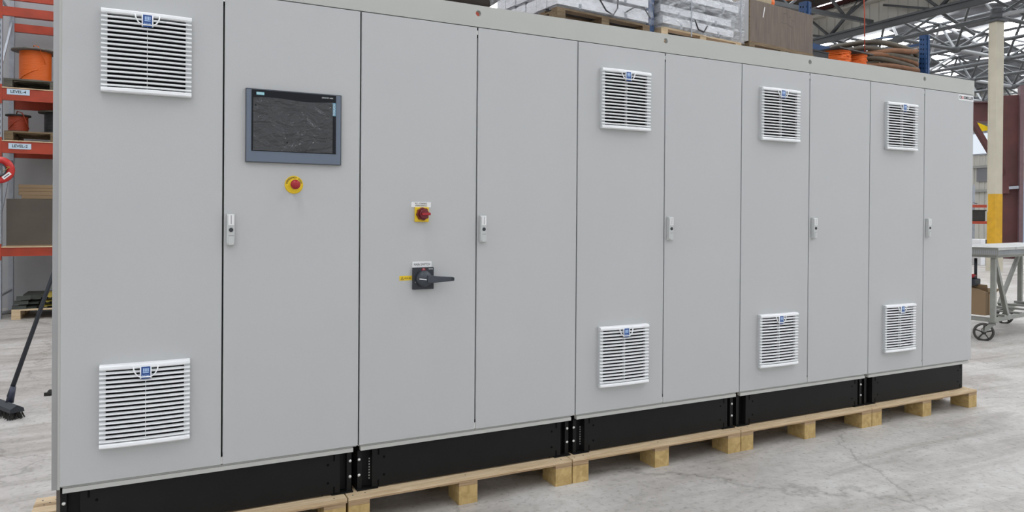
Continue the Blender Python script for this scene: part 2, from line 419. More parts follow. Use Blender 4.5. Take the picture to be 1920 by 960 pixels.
# roof sheet and skylights of the lower bay: shallow folded sheets
rs = MB(); sl = MB(); x = 21.2; kx = 0
while x < 44:
    x1 = min(x+1.45, 44.3); y = -14; ky = 0
    while y < 48:
        z0_, z1_ = (8.75, 9.0) if kx % 2 else (9.0, 8.75)
        skl = random.random() < .22
        (sl if skl else rs).add([(x, y, z0_), (x1, y, z1_), (x1, y+1.1, z1_), (x, y+1.1, z0_)], [(0, 1, 2, 3)])
        y += 1.1; ky += 1
    x = x1; kx += 1
rs.build('roof_sheet', M['roofsheet'], ce); sl.build('roof_light', M['skylight'], ce)

# hall columns and crane steelwork
c = thing('hall_column', 'cream square steel column with yellow painted base carrying the roof frame', 'column', (21.14, 8.28, 0), R(-9))
MB().box(-.14, .14, -.11, .11, 1.62, 6.84).box(-.15, .15, -.012+.1, .12, 1.62, 6.84).build('shaft', M['cream'], c, bevel=.01)
MB().box(-.142, .142, -.112, .112, .42, 2.12).build('painted_base', M['colyellow'], c)
MB().box(-.16, .16, -.13, .13, 0, .42).build('pedestal', M['cream'], c)
MB().box(-.2, .2, -.18, .18, 6.84, 6.9).lathe([(.09, 6.9), (.13, 7.1), (.16, 7.2)], 10).build('head_plate', M['strut'], c)
c = thing('steel_column', 'tall maroon steel column with wide web beside the yellow based column', 'column', (28.1, 11.72, 0), R(-52))
MB().box(-.30, .36, -.02, .02, 0, 5.9).build('web', M['maroon'], c)
MB().box(.30, .42, -.28, .2, 0, 6.2).build('flange', mat('maroon_flange', (.15, .09, .10), .6, var=.2), c)
MB().box(-.34, -.30, -.06, .22, 0, 5.6).build('rear_flange', M['maroon'], c)
MB().box(-.2, .02, -.16, -.02, 2.35, 2.75).build('junction_bracket', M['maroon'], c)
MB().bar((.02, -.12, 2.55), (.3, -.2, 2.57), .1).build('valve', M['galv'], c)
c = thing('crane_beam', 'maroon overhead beam running behind the cream column', 'beam', (28.0, 11.95, 4.95), R(0))
MB().bar((-5, 2.6, .37), (.4, -.12, .37), .06, .7).build('web', M['maroon'], c)
MB().bar((-5, 2.6, .72), (.4, -.12, .72), .3, .04).bar((-5, 2.6, 0), (.4, -.12, 0), .3, .05).build('flange', mat('beam_flange', (.11, .06, .065), .6), c)
MB().bar((-1.05, .38, 0), (.05, -.1, -1.9), .16).build('brace', M['maroon'], c)
MB().prism([(-.95, -.05), (-.1, -.2), (-.4, -.3), (-.75, -.36)], -.02, .02, 'y').build('yellow_guard', M['yellow'], c).location = (0, .25, 0)
tag(MB().tube([(27.1, 9.1, 8), (27.1, 9.1, 5.3), (27.4, 9.0, 5.0)], .03, 6).build('hanging_cable', M['strutl']), 'grey cable hanging from the roof near the maroon column', 'cable')

# ------------------------------------------------------------------ the row of cabinets
Z0 = .35; H = 2.045; ZT = Z0+H
lab = ['grey electrical cabinet with touch screen and red stop button at near left end',
       'grey electrical cabinet with yellow control switch and dark main switch lever',
       'grey electrical cabinet with two vents right of the main switch cabinet',
       'grey electrical cabinet with two vents, second from the far right end',
       'grey electrical cabinet at the far right end with name plate in its corner']
door_me = MB().box(.0035, .5965, 0, .018, .002, H-.002).mesh('door', M['door'])
lip_me = MB().box(.012, 1.176, .004, .03, -.026, -.008).box(.012, 1.176, .012, .03, -.008, -.002).mesh('sill', M['lip'])
body_me = MB().box(.004, 1.196, .0225, .6, -.008, H+.004).mesh('body', M['header'])
gask = MB()
for a in (.0, .594, 1.194): gask.box(a+.001 if a else .001, a+.011 if a == .594 else a+.006, .0185, .0222, .0, H)
gask_me = gask.mesh('gasket_shade', M['gasket_shade'])  # black sealing strips, also putting the shade of the door seams into colour
latch_me = MB().box(-.005, .005, .004, .016, 0, .030).mesh('door_catch', M['screw'])
catch_dk = MB().box(-.006, .006, .003, .017, 0, .014).mesh('catch_tip', M['blackdk'])
# plinth
pp = MB().box(.072, 1.118, .018, .026, -.212, -.028).box(.072, .09, .026, .06, -.212, -.028).box(1.10, 1.118, .026, .06, -.212, -.028)
pp_me = pp.mesh('plinth_panel', M['black'])
slot_me = MB().box(-.004, .004, 0, .001, -.016, .016).mesh('slot', M['blackdk'])
hole_me = MB().lathe([(.006, 0), (.006, .001)], 10, 'y').mesh('screw_hole', M['blackdk'])
def corner(sgn):
    mb = MB()
    # folded post: outer flange, recessed channel, base plate
    mb.box(.0, .022, .03, .034, -.215, -.026).box(0, .003, .03, .10, -.215, -.026).box(.022, .025, .03, .06, -.215, -.026).box(.025, .085, .06, .064, -.215, -.026)
    mb.box(-.002, .10, .012, .12, -.2195, -.2145).box(0, .09, .03, .1, -.032, -.027)
    if sgn < 0: mb.v = [(1.178-x, y, z) for x, y, z in mb.v]
    return mb
cl_me = corner(1).mesh('plinth_corner', M['black']); cr_me = corner(-1).mesh('plinth_corner', M['black'])
bolt_me = MB().lathe([(.0075, 0), (.0075, .003), (.004, .006), (.001, .0065)], 10, 'y').mesh('bolt', M['screw'])
inner_me = MB().box(.10, 1.10, .56, .57, -.215, -.03).box(.004, .012, .13, .57, -.215, -.03).box(1.188, 1.196, .13, .57, -.215, -.03).mesh('plinth_rear_panel', M['black'])

# vent grille: .332 square
def bow(poly, S, n=10, amt=.007):
    mb = MB(); k = len(poly); vs = []
    for i in range(n+1):
        t = i/n; o = -amt*(1-(2*t-1)**2); vs += [(t*S, y+(o if y < -.006 else 0), z) for y, z in poly]
    fs = [(i*k+j, i*k+(j+1) % k, (i+1)*k+(j+1) % k, (i+1)*k+j) for i in range(n) for j in range(k)]
    return mb.add(vs, fs+[tuple(range(k))[::-1], tuple(n*k+j for j in range(k))])
def vent_meshes():
    S = .332; d = {}
    d['frame'] = MB().box(0, S, -.004, 0, 0, S+.002).box(0, .022, -.020, -.004, 0, S).box(S-.022, S, -.020, -.004, 0, S).mesh('grille_frame', M['ventside'])
    d['back'] = MB().box(.022, S-.022, -.0045, -.0041, .01, S-.01).mesh('filter_mat', M['ventback'])
    d['slat'] = bow([(-.026, .0), (-.030, .002), (-.0295, .006), (-.019, .0098), (-.016, .009), (-.020, .0)], S).mesh('slat', M['vent'])
    d['bar'] = bow([(-.004, 0), (-.028, 0), (-.032, .005), (-.031, .014), (-.026, .019), (-.004, .021)], S).mesh('edge_bar', M['vent'])
    d['mid'] = MB().box(S/2-.001, S/2+.001, -.026, -.005, .015, S-.02).mesh('divider', M['vent'])
    d['badge'] = MB().box(-.017, .017, -.036, -.030, -.024, .024).mesh('badge', M['badge'])
    d['bprint'] = MB().box(-.010, -.006, -.0366, -.036, .004, .018).box(-.004, 0, -.0366, -.036, .004, .018).box(.002, .006, -.0366, -.036, .004, .018).box(.008, .011, -.0366, -.036, .004, .018).box(-.011, .011, -.0366, -.036, -.001, .002).mesh('badge_emblem', M['badgel'])
    arch = [(-.046, -.031, .026), (-.042, -.034, .008), (-.032, -.036, -.010), (-.019, -.036, -.017), (.019, -.036, -.017), (.032, -.036, -.010), (.042, -.034, .008), (.046, -.031, .026)]
    d['clip'] = MB().tube(arch, .003, 6).tube([(-.019, -.035, .024), (-.019, -.035, -.024)], .0028, 6).tube([(.019, -.035, .024), (.019, -.035, -.024)], .0028, 6).mesh('release_clip', M['vent'])
    return d
V = vent_meshes()
btxt = text('badge_text', 'RITTAL', .0085, (0, 0, 0), M['badgel']); btme = btxt.data; bpy.data.objects.remove(btxt)
def vent(parent, x, z):
    r = inst('filter_vent', V['frame'], parent, (x, 0, z))
    S = .332
    inst('filter_mat', V['back'], r)
    inst('edge_bar', V['bar'], r, (0, 0, -.001)); inst('edge_bar', V['bar'], r, (0, 0, S-.018))
    for k in range(16): inst('slat', V['slat'], r, (0, 0, .022+k*.01835))
    inst('divider', V['mid'], r)
    inst('badge', V['badge'], r, (S/2, -.006, S-.036)); inst('badge_emblem', V['bprint'], r, (S/2, -.006, S-.036))
    inst('badge_text', btme, r, (S/2, -.0427, S-.048), (R(90), 0, 0)); inst('release_clip', V['clip'], r, (S/2, -.006, S-.036))
    return r
# door handle
hb = MB().prism([(-.002, 0), (-.016, .0), (-.024, .010), (-.024, .128), (-.018, .137), (-.002, .137)], 0, .032)
h_base = hb.mesh('handle', M['lock'])
h_ins = MB().box(.006, .029, -.027, -.024, .088, .135).mesh('insert', M['white'])
h_slot = MB().box(.0165, .0185, -.0275, -.027, .093, .131).mesh('slot', M['ink'])
h_lock = MB().lathe([(.009, 0), (.009, .003), (.006, .0035)], 16, 'y', (.0175, -.024, .068)).mesh('lock', M['swbody'])
h_rec = MB().box(.008, .029, -.026, -.024, .004, .042).mesh('grip', M['lock'])
h_gap = MB().box(.008, .029, -.0246, -.0241, .042, .0435).mesh('grip_gap', M['swgrey'])
def handle(parent, x):
    r = inst('handle', h_base, parent, (x, 0, 1.302-Z0))
    for n2, q in (('insert', h_ins), ('slot', h_slot), ('lock', h_lock), ('grip', h_rec), ('grip_gap', h_gap)): inst(n2, q, r)
cabs = []
for i in range(5):
    c = thing('electrical_cabinet', lab[i], 'cabinet', (i*1.2, 0, Z0), group='grey cabinets joined in one row')
    cabs.append(c)
    inst('body', body_me, c); inst('gasket_shade', gask_me, c); inst('sill', lip_me, c)
    for k in (0, 1):
        d = inst('door', door_me, c, (k*.6, 0, 0)); md = d.modifiers.new('bevel', 'BEVEL'); md.width = .0018; md.segments = 2
    for z in (.004, H-.038): inst('door_catch', latch_me, c, (.6, 0, z))
    for z in (.036, H-.052, H-.016): inst('catch_tip', catch_dk, c, (.6, 0, z))
    p = inst('plinth_panel', pp_me, c)
    for x in (.102, 1.09):
        for z in (-.045, -.197): inst('slot', slot_me, p, (x, .0172, z))
        inst('screw_hole', hole_me, p, (x+(.028 if x < .5 else -.028), .018, -.075)); inst('screw_hole', hole_me, p, (x+(.028 if x < .5 else -.028), .018, -.16))
    inst('plinth_rear_panel', inner_me, c)
    for me, bx in ((cl_me, (.015, .011, .008, None, None)[i]), (cr_me, (1.168, 1.166, 1.166, 1.166, 1.166)[i])):
        if i == 4 and me is cr_me: continue
        q = inst('plinth_corner', me, c)
        for z in () if bx is None else (-.075, -.149): inst('bolt', bolt_me, q, (bx, .03, z))
    # perforated strip seen inside the plinth opening
    ps = MB()
    for k in range(8): ps.box(.066, .071, .057, .0595, -.185+k*.0135, -.178+k*.0135)
    if i in (1, 2): ps.build('perforated_strip', M['screw'], c)
    if i != 1:
        off = (.139, 0, .143, .148, .150)[i]
        vent(c, off, 1.578); vent(c, off, .141)
    handle(c, (.613, .614, .618, .622, .622)[i])
# side panel on the left end
MB().box(-.026, -.005, .016, .6, -.012, H+.004).build('side_panel', M['sidemetal'], cabs[0])
MB().box(-.005, .0032, .006, .022, -.01, H).build('hinge_strip', M['lip'], cabs[0])
MB().box(-.010, .003, .026, .5, -.215, -.012).build('plinth_side', mat('brown_grey_steel', (.12, .105, .09), .4, .4), cabs[0])
# header rail across all bays
hd = MB(); y0, y1 = .006, .03
zb_, zt_ = ZT+.004, 2.508; cz = 2.4675; rr_ = .0150
xs_ = [.0]
for i in range(5):
    cx = i*1.2+.606; L_, R_ = xs_[-1], (i+1)*1.2+(.016 if i == 4 else 0)
    # plate with a round hole: ring of quads to the rectangle
    n = 24; hole = [(cx+rr_*math.cos(2*math.pi*k/n), cz+rr_*math.sin(2*math.pi*k/n)) for k in range(n)]
    def sq(k):
        t = 2*math.pi*k/n; a, b = math.cos(t), math.sin(t); s = 1/max(abs(a), abs(b)); return (cx+a*s*.03, cz+b*s*.03)
    outer = [sq(k) for k in range(n)]
    for y in (y0, y1):
        vs = [(a, y, b) for a, b in hole]+[(a, y, b) for a, b in outer]
        hd.add(vs, [(k, (k+1) % n, n+(k+1) % n, n+k) for k in range(n)])
    hd.add([(a, y0, b) for a, b in hole]+[(a, y1, b) for a, b in hole], [(k, (k+1) % n, n+(k+1) % n, n+k) for k in range(n)], True)
    for y in (y0, y1):
        for (xa, xb, za, zc) in ((L_, cx-.03, zb_, zt_), (cx+.03, R_, zb_, zt_), (cx-.03, cx+.03, cz+.03, zt_), (cx-.03, cx+.03, zb_, cz-.03)):
            hd.add([(xa, y, za), (xb, y, za), (xb, y, zc), (xa, y, zc)], [(0, 1, 2, 3)])
    xs_.append(R_)
XE = 6.016
hd.add([(0, y0, zt_), (XE, y0, zt_), (XE, .1, zt_), (0, .1, zt_)], [(0, 1, 2, 3)]); hd.add([(0, y0, zb_), (XE, y0, zb_), (XE, y1, zb_), (0, y1, zb_)], [(0, 1, 2, 3)])
for x in (0, XE): hd.add([(x, y0, zb_), (x, y1, zb_), (x, y1, zt_), (x, y0, zt_)], [(0, 1, 2, 3)])
hd.add([(0, .1, zt_-.004), (XE, .1, zt_-.004), (XE, .1, zt_), (0, .1, zt_)], [(0, 1, 2, 3)])
tag(hd.build('lifting_rail', M['header']), 'warm grey rail with round lifting holes along the top of the cabinets', 'rail')

# touch panel on the first cabinet
c = cabs[0]
tp = MB().box(.690, 1.104, -.016, 0, 1.318, 1.638).build('touch_panel', M['hmiframe'], c, bevel=.002)
MB().box(.6885, .6905, -.0165, -.001, 1.3175, 1.6385).box(1.1035, 1.1055, -.0165, -.001, 1.3175, 1.6385).box(.690, 1.104, -.0166, -.001, 1.3165, 1.319).box(.690, 1.104, -.0166, -.001, 1.637, 1.639).build('bezel_edge', M['hmiedge'], tp)
MB().box(.712, 1.081, -.0172, -.016, 1.366, 1.635).build('glass', M['hmiglass'], tp)
# film: a crumpled thin sheet
nx, nz = 90, 60; vs = []
random.seed(3)
cre = [(random.uniform(.0, 1), random.uniform(0, 1), random.uniform(0, math.pi), random.uniform(.012, .05), random.uniform(-.0017, .0022)) for _ in range(34)]
for b in range(nz+1):
    for a in range(nx+1):
        u, v = a/nx, b/nz; h = 0
        for (cu_, cv_, th, wd, am) in cre:
            dd = abs((u-cu_)*math.sin(th)*1.4-(v-cv_)*math.cos(th)); along = abs((u-cu_)*1.4*math.cos(th)+(v-cv_)*math.sin(th))
            h += am*max(0, 1-dd/wd)*max(0, 1-along/.5)
        vs.append((.719+u*.346, -.0185+h-.0006*random.random(), 1.369+v*.231+(.004*math.sin(u*7) if b == nz else 0)))
fm = MB(); fm.add(vs, [(b*(nx+1)+a, b*(nx+1)+a+1, (b+1)*(nx+1)+a+1, (b+1)*(nx+1)+a) for b in range(nz) for a in range(nx)])
o = fm.build('screen_film', M['screen'], tp); o['label'] = 'crinkled clear film over the dark screen'
md = o.modifiers.new('solid', 'SOLIDIFY'); md.thickness = .0004
MB().box(.732, .765, -.0178, -.0172, 1.613, 1.625).build('logo_plate', M['cyan'], tp)
text('logo_text', 'SIEMENS', .010, (.7485, -.0180, 1.619), M['inkw'], tp, width=.029)
text('panel_text', 'SIMATIC HMI', .0085, (1.041, -.0174, 1.6215), M['inkw'], tp, width=.050)
MB().box(1.0655, 1.0795, -.0176, -.0172, 1.541, 1.601).build('touch_tab', M['touch'], tp)
text('touch_text', 'TOUCH', .0125, (1.0725, -.0178, 1.571), M['inkw'], tp, rot=(R(90), R(-90), 0), width=.054)
# emergency stop
es = MB().lathe([(.0405, 0), (.0405, .002), (.038, .003), (.022, .0035)], 36, 'y', (.897, 0, 1.222)).build('emergency_stop', M['yellow'], c)
MB().lathe([(.013, 0), (.013, .02), (.0195, .026), (.0215, .034), (.0205, .044), (.015, .050), (.006, .052)], 28, 'y', (.897, -.003, 1.222)).build('red_mushroom', M['red'], es)['label'] = 'red push button'
word = 'EMERGENCY STOP'
for k, ch in enumerate(word):
    if ch == ' ': continue
    t = R(170-k*12.0); rad = .0325
    text('letter', ch, .0105, (.897+rad*math.cos(t), -.0042, 1.222+rad*math.sin(t)), M['ink'], es, rot=(R(90), -(t-R(90)), 0))
# switches on the second cabinet (local x = world-1.2, z = world-.35)
c = cabs[1]
MB().box(.252, .353, -.002, 0, 1.128, 1.153).build('label_plate', M['white'], c)
pl = c.children[-1]
text('label_text', 'PLC - CONTROL', .0098, (.3025, -.0024, 1.1455), M['ink'], pl, width=.062); text('label_text', 'MAIN SWITCH', .0098, (.3025, -.0024, 1.1345), M['ink'], pl, width=.058)
rs_ = MB().box(.269, .339, -.012, 0, 1.056, 1.128).build('control_switch', M['yellow'], c, bevel=.002)
kn = []
for k in range(48):
    t = 2*math.pi*k/48; rr = .029+(.0025 if (k % 6) < 3 else -.0005); kn.append((.304+rr*math.cos(t), 1.095+rr*math.sin(t)))
MB().prism(kn, -.030, -.012, 'y').build('rotary_ring', M['darkred'], rs_)
MB().lathe([(.023, 0), (.023, .012), (.020, .016)], 28, 'y', (.304, -.030, 1.095)).build('knob', M['darkred'], rs_)
MB().box(.290, .334, -.054, -.030, 1.0885, 1.1015).build('knob_grip', M['red'], rs_, bevel=.002)
MB().box(.259, .358, -.003, 0, .833, .862).build('label_plate', M['white'], c)
text('label_text', 'MAIN SWITCH', .0165, (.3085, -.0034, .8475), M['ink'], c.children[-1], width=.083)
ms = MB().box(.259, .365, -.018, 0, .727, .834).build('main_switch', M['swbody'], c, bevel=.002)
MB().lathe([(.040, 0), (.040, .010), (.036, .026), (.028, .034), (.010, .038)], 36, 'y', (.3115, -.018, .780)).build('hub', M['swgrey'], ms)
lv = [(.318, .763), (.318, .797), (.345, .796), (.370, .791), (.452, .786), (.455, .783), (.455, .769), (.45, .767), (.37, .762), (.34, .760)]
MB().prism(lv, -.062, -.040, 'y').build('lever', M['swgrey'], ms, bevel=.004)
MB().prism([(.440, .767), (.440, .785), (.4555, .783), (.4555, .768)], -.0628, -.039, 'y').build('lever_tip', M['swbody'], ms)
MB().prism([(.277, .7795), (.277, .784), (.312, .780), (.312, .775)], -.0610, -.055, 'y').build('pointer', M['white'], ms)
MB().box(.2735, .281, -.0186, -.018, .775, .789).build('on_mark', M['green'], ms)
MB().prism([(.300, .820), (.307, .832), (.316, .832), (.323, .820)], -.0192, -.018, 'y').build('off_mark', M['red'], ms)
text('off_text', 'O', .009, (.3115, -.0196, .8255), M['inkw'], ms); text('maker_text', 'SIEMENS', .0075, (.3485, -.0185, .826), M['inkw'], ms, width=.022)
text('on_text', 'I', .009, (.270, -.0185, .762), M['inkw'], ms)
wp = MB().box(.195, .2575, -.0015, 0, .772, .794).build('warning_sticker', M['yellow'], c)
MB().prism([(.200, .7745), (.2085, .791), (.217, .7745)], -.0019, -.0015, 'y').build('warning_triangle', M['ink'], wp)
MB().prism([(.2035, .7765), (.2085, .787), (.2135, .7765)], -.0021, -.0019, 'y').build('triangle_field', M['yellow'], wp)
text('bolt_mark', '!', .009, (.2085, -.0024, .780), M['ink'], wp)
text('warning_text', '415V AC', .0105, (.2365, -.0019, .782), M['ink'], wp, width=.034)
# name plate on the last cabinet
c = cabs[4]
np_ = MB().box(1.003, 1.193, -.002, 0, 1.993, 2.036).build('name_plate', M['white'], c)
o = text('name_text', 'CR', .031, (1.012, -.0024, 2.0145), M['ink'], np_, ax='LEFT', width=.032, bold=.0006)
MB().lathe([(.0115, 0), (.0115, .0006)], 20, 'y', (1.055, -.002, 2.0145)).build('red_dot', M['inkr'], np_)
MB().box(1.046, 1.064, -.003, -.0026, 2.0125, 2.0165).box(1.053, 1.057, -.003, -.0026, 2.003, 2.026).build('red_dot_cross', M['white'], np_)
text('name_text', 'SSMULLER', .031, (1.069, -.0024, 2.0145), M['ink'], np_, ax='LEFT', width=.118, bold=.0006)

# ------------------------------------------------------------------ pallets under the cabinets
def bm_box(*a): return MB().box(*a)
PT = .13
plab = ['pale timber pallet under the touch screen cabinet, leftmost of the row', 'pale timber pallet under the cabinet with the switches',
        'pale timber pallet under the middle cabinet', 'pale timber pallet under the fourth cabinet from the left', 'pale timber pallet under the far right cabinet with bare end']
PW = 1.21
bd = [MB().box(.003, PW, y0, y0+wd, -.020, 0).mesh('deck_board', M['pine']) for y0, wd in ((0, .115),)][0]
bdb = MB().box(.003, PW, 0, .12, -.020, 0).mesh('deck_board', M['pine'])
st_me = MB().box(0, .1, .0, .62, -.038, -.0205).mesh('stringer_board', M['plyedge'])
bl_me = MB().box(0, .1, 0, .14, -.13, -.0385).mesh('block', M['block'])
for i, x0 in enumerate((-.075, 1.139, 2.353, 3.567, 4.780)):
    p = thing('wooden_pallet', plab[i], 'pallet', (x0, -.05, PT), group='pallets carrying the cabinets')
    if i == 0: p.location.x = -.14; 
    sc = (1.275/PW if i == 0 else 1, 1, 1)
    inst('deck_board', bd, p, scale=sc)
    for y in (.145, .285, .425, .53): inst('deck_board', bdb, p, (0, y-.03 if y == .53 else y, 0), scale=sc)
    for x in (.003, .555, PW-.1):
        x = x*sc[0]
        inst('stringer_board', st_me, p, (x, 0, 0))
    for x in (.003, .555, PW-.1):
        x = x*sc[0]
        for y in (0.0, .26, .49):
            inst('block', bl_me, p, (x, y, 0))
    # front edge ply layer, a little proud and uneven
    MB().box(.003, PW*sc[0], -.0015, .0, -.0195, -.012).build('edge_ply', M['plyedge'], p)
    nails = MB()
    for k, (nx_, ny_) in enumerate([(.03, .03), (.06, .08), (.09, .035), (PW-.05, .03), (PW-.09, .085), (PW*.5, .04), (.04, .52), (.08, .57), (.06, .54), (.03, .58)]): nails.lathe([(.004, 0), (.004, .0005)], 8, 'z', (nx_*sc[0], ny_, 0))
    tag(nails.build('nail', M['swbody'], p), kind='stuff')

# ------------------------------------------------------------------ generic storage pallet
def pallet(loc, rz, wx, dy, label, m, group=None, h=.13, name='storage_pallet'):
    p = thing(name, label, 'pallet', loc, rz, group)
    b = MB().box(0, wx, 0, .095, h-.02, h).mesh('deck_board', m); n = 6
    for k in range(n): inst('deck_board', b, p, (0, k*(dy-.095)/(n-1), 0))
    s = MB().box(0, .1, 0, dy, h-.04, h-.0205).mesh('stringer_board', m)
    bl = MB().box(0, .1, 0, .13, .0205, h-.0405).mesh('block', m); bb = MB().box(0, .1, 0, dy, 0, .02).mesh('bottom_board', m)
    for x in (0, wx/2-.05, wx-.1):
        inst('stringer_board', s, p, (x, 0, 0)); inst('bottom_board', bb, p, (x, 0, 0))
        for y in (0, dy/2-.065, dy-.13): inst('block', bl, p, (x, y, 0))
    return p

# ------------------------------------------------------------------ rack at the left, by the wall
RX0, RX1, RY0, RY1 = -1.47, 1.3, 8.3, 9.35
rk = thing('pallet_rack', 'orange and galvanised pallet rack against the grey wall at left', 'rack', (RX0, RY0, 0))
post = MB().box(0, .06, 0, .002, 0, 5).box(0, .002, 0, .07, 0, 5).box(.058, .06, 0, .07, 0, 5)
po_me = post.mesh('post', M['galv'])
for x in (0, RX1-RX0-.06):
    for y in (0, RY1-RY0-.07): inst('post', po_me, rk, (x, y, 0))
    for k in range(5): MB().bar((x+.03, .04, .3+k), (x+.03, RY1-RY0-.04, .3+k+(.9 if k % 2 else 0)), .025).build('frame_brace', M['galv'], rk)
for x in (.018, .038):
    sl_ = MB()
    for k in range(56): sl_.box(x, x+.006, -.0006, 0, .3+k*.08, .34+k*.08)
    tag(sl_.build('slot_row', M['swbody'], rk), kind='stuff')
for z0, z1 in ((.84, .956), (2.224, 2.38), (2.93, 3.09), (4.06, 4.18), (4.275, 4.40)):
    for y in (0, RY1-RY0-.05):
        MB().box(.06, RX1-RX0-.06, y, y+.045, z0, z1).box(.06, RX1-RX0-.06, y-.006, y, z0, z0+.02).build('beam', M['orange'], rk)
    MB().box(-.002, .062, -.006, 0, z0-.05, z1+.05).build('beam_connector', M['orange'], rk)
    if z0 < 4: MB().box(.06, RX1-RX0-.06, -.012, RY1-RY0-.01, z1+.0005, z1+.014).build('shelf_deck', M['pine'], rk)
for z, s, x in ((3.045, 'LEVEL-4', .115), (2.318, 'LEVEL-2', .135)):
    q = MB().box(x, x+.255, -.008, -.006, z-.038, z+.038).build('level_label', mat('pale_blue_label', (.50, .62, .72), .5), rk)
    text('label_text', s, .052, (x+.127, -.009, z), M['ink'], q, width=.175, bold=.001)

def spool(loc, rw, rf, h, m, label, tail=True, fl='drumwood', seed=1):
    t = thing('cable_drum', label, 'cable drum', loc)
    for z in (0, h-.02):
        MB().lathe([(rf, z), (rf, z+.02)], 40).build('flange', M[fl], t)
    prof = []; n = int((h-.04)/.012)
    for k in range(n):
        z = .02+k*.012; prof += [(rw-.003, z), (rw, z+.003), (rw, z+.009), (rw-.003, z+.012)]
    MB().lathe(prof, 40).build('wound_cable', M[m], t)
    if tail:
        rnd = random.Random(seed)
        MB().tube([(rw*math.cos(a), rw*1.03*math.sin(a), zz) for a, zz in ((R(215), .05), (R(240), .10), (R(265), .15), (R(285), .18))], .007, 6).build('loose_wrap', M[m], t)
        MB().tube([(-.02, -rf*.25, h), (0, -rf*.55, h+.045), (.06, -rf*.9, h+.02), (.10, -rw*1.02, h-.07), (.135, -rw*.82, h-.2)], .007, 6).build('cable_tail', M[m], t)
    return t
PH = .105
pallet((-1.40, 8.33, 3.105), 0, 1.15, .95, 'grey weathered pallet on the LEVEL-4 shelf under the drums', M['greywood'], h=.125)
pallet((-1.39, 8.33, 2.395), 0, 1.15, .95, 'brown weathered pallet on the LEVEL-2 shelf under the drums', M['oldwood'], h=.13)
spool((-1.085, 8.72, 3.23), .192, .285, .465, 'cableor', 'cable drum wound with bright orange cable on the LEVEL-4 shelf')
spool((-.62, 8.95, 3.23), .19, .27, .50, 'cableor', 'second orange cable drum, half hidden behind the cabinet edge', False)
spool((-1.27, 8.62, 2.525), .118, .15, .245, 'cablerd', 'small drum of red orange cable on the LEVEL-2 shelf', True, 'rubber')
spool((-.80, 8.68, 2.525), .175, .25, .32, 'cableblk', 'drum of black cable on the LEVEL-2 shelf', False, 'greywood')
# brown boxed panels and cartons on the shelf below
t = thing('brown_board_box', 'tall dark brown board box standing on the orange shelf beam', 'box', (-1.365, 8.36, .972))
MB().box(0, .95, 0, .5, 0, .64).build('panel', M['tape'], t, bevel=.004)
MB().box(.68, .76, -.002, 0, .52, .55).build('shipping_sticker', M['white'], t)
MB().box(0, .95, -.004, .0, 0, .015).build('edge_tape', M['carton'], t)
for k in range(4):
    q = MB().box(0, .9, 0, .4, 0, .048).box(-.0, .012, -.001, .401, .004, .02).build('flat_carton', M['carton'], None, (-1.235+(.03 if k == 0 else .0)+random.uniform(-.012, .012), 8.42+random.uniform(-.01, .02), 1.614+k*.0495), bevel=.003)
    tag(q, ['flat brown carton at the bottom of the stack on the brown box', 'flat brown carton, second from bottom of the stack', 'flat brown carton, third from bottom of the stack', 'flat brown carton at the top of the stack on the brown box'][k], 'carton', 'stack of flat cartons')
# red reel hung on the rack post
t = thing('wire_reel', 'red ring reel with white sticker hanging on the rack post', 'reel', (-1.43, 8.22, 1.99))
MB().lathe([(.09, -.02), (.178, -.025), (.178, .025), (.09, .02)], 40, 'y', ring=True).build('rim', mat('reel_red', (.55, .03, .025), .35), t)
MB().lathe([(.075, -.028), (.088, -.03), (.088, .03), (.075, .028)], 40, 'y', ring=True).build('inner_ring', M['swgrey'], t)
q = MB().box(-.055, .055, -.028, -.026, -.022, .022).build('sticker', M['white'], t, (.09, 0, -.075)); q.rotation_euler = (0, R(-42), 0)
q = MB().box(-.04, .04, -.0286, -.028, -.006, .004).build('sticker_print', M['ink'], t, (.09, 0, -.075)); q.rotation_euler = (0, R(-42), 0)
MB().tube([(.05, -.03, -.02), (.09, -.035, .01), (.12, -.035, .045), (.09, -.035, .05), (.13, -.035, .03)], .004, 6).build('wire_end', M['matyel'], t)
# floor pallet with ramp mats
p = pallet((-1.28, 8.18, 0), 0, 1.1, .9, 'timber pallet on the floor under the cable ramps', M['pine'], h=.135)
for k in range(3):
    t = thing('cable_ramp', ['dark rubber cable ramp at the bottom of the stack', 'dark rubber cable ramp with yellow lid edge, middle of stack', 'dark rubber cable ramp with worn yellow lid on top of stack'][k], 'cable ramp', (-1.22+.02*k, 8.22+.03*k, .136+k*.058), group='cable ramps stacked on the floor pallet')
    prof = [(0, 0), (.12, .045), (.20, .056), (.62, .056), (.74, .04), (.86, 0)]
    MB().prism([(y, z) for y, z in prof], 0, .95, 'x').build('ramp_body', M['mat'], t)
    n = MB()
    for j in range(6): n.box(.22+j*.12, .30+j*.12, -.004, .02, .002, .024)
    n.build('cable_slot', M['blackdk'], t)
    MB().prism([(.02, .018), (.115, .049), (.20, .060), (.45, .060), (.45, .057), (.19, .057), (.12, .046), (.02, .014)], .24, .95, 'x').build('yellow_lid', M['matyel'], t)
    MB().prism([(-.03, 0), (0, .03), (.02, .05), (.02, 0)], -.06, .1, 'x').build('lug', M['mat'], t)
tag(MB().tube([(-2.4, 8.5, .03), (-1.9, 8.38, .03), (-1.6, 8.42, .03), (-1.42, 8.52, .06), (-1.32, 8.7, .06)], .026, 10).build('floor_hose', M['galv']), 'grey hose lying on the floor beside the ramp pallet', 'hose')
tag(MB().tube([(-2.4, 8.7, .02), (-1.8, 8.72, .02), (-1.36, 8.8, .02)], .014, 8).build('floor_cable', M['rubber']), 'thin dark cable on the floor behind the grey hose', 'cable')
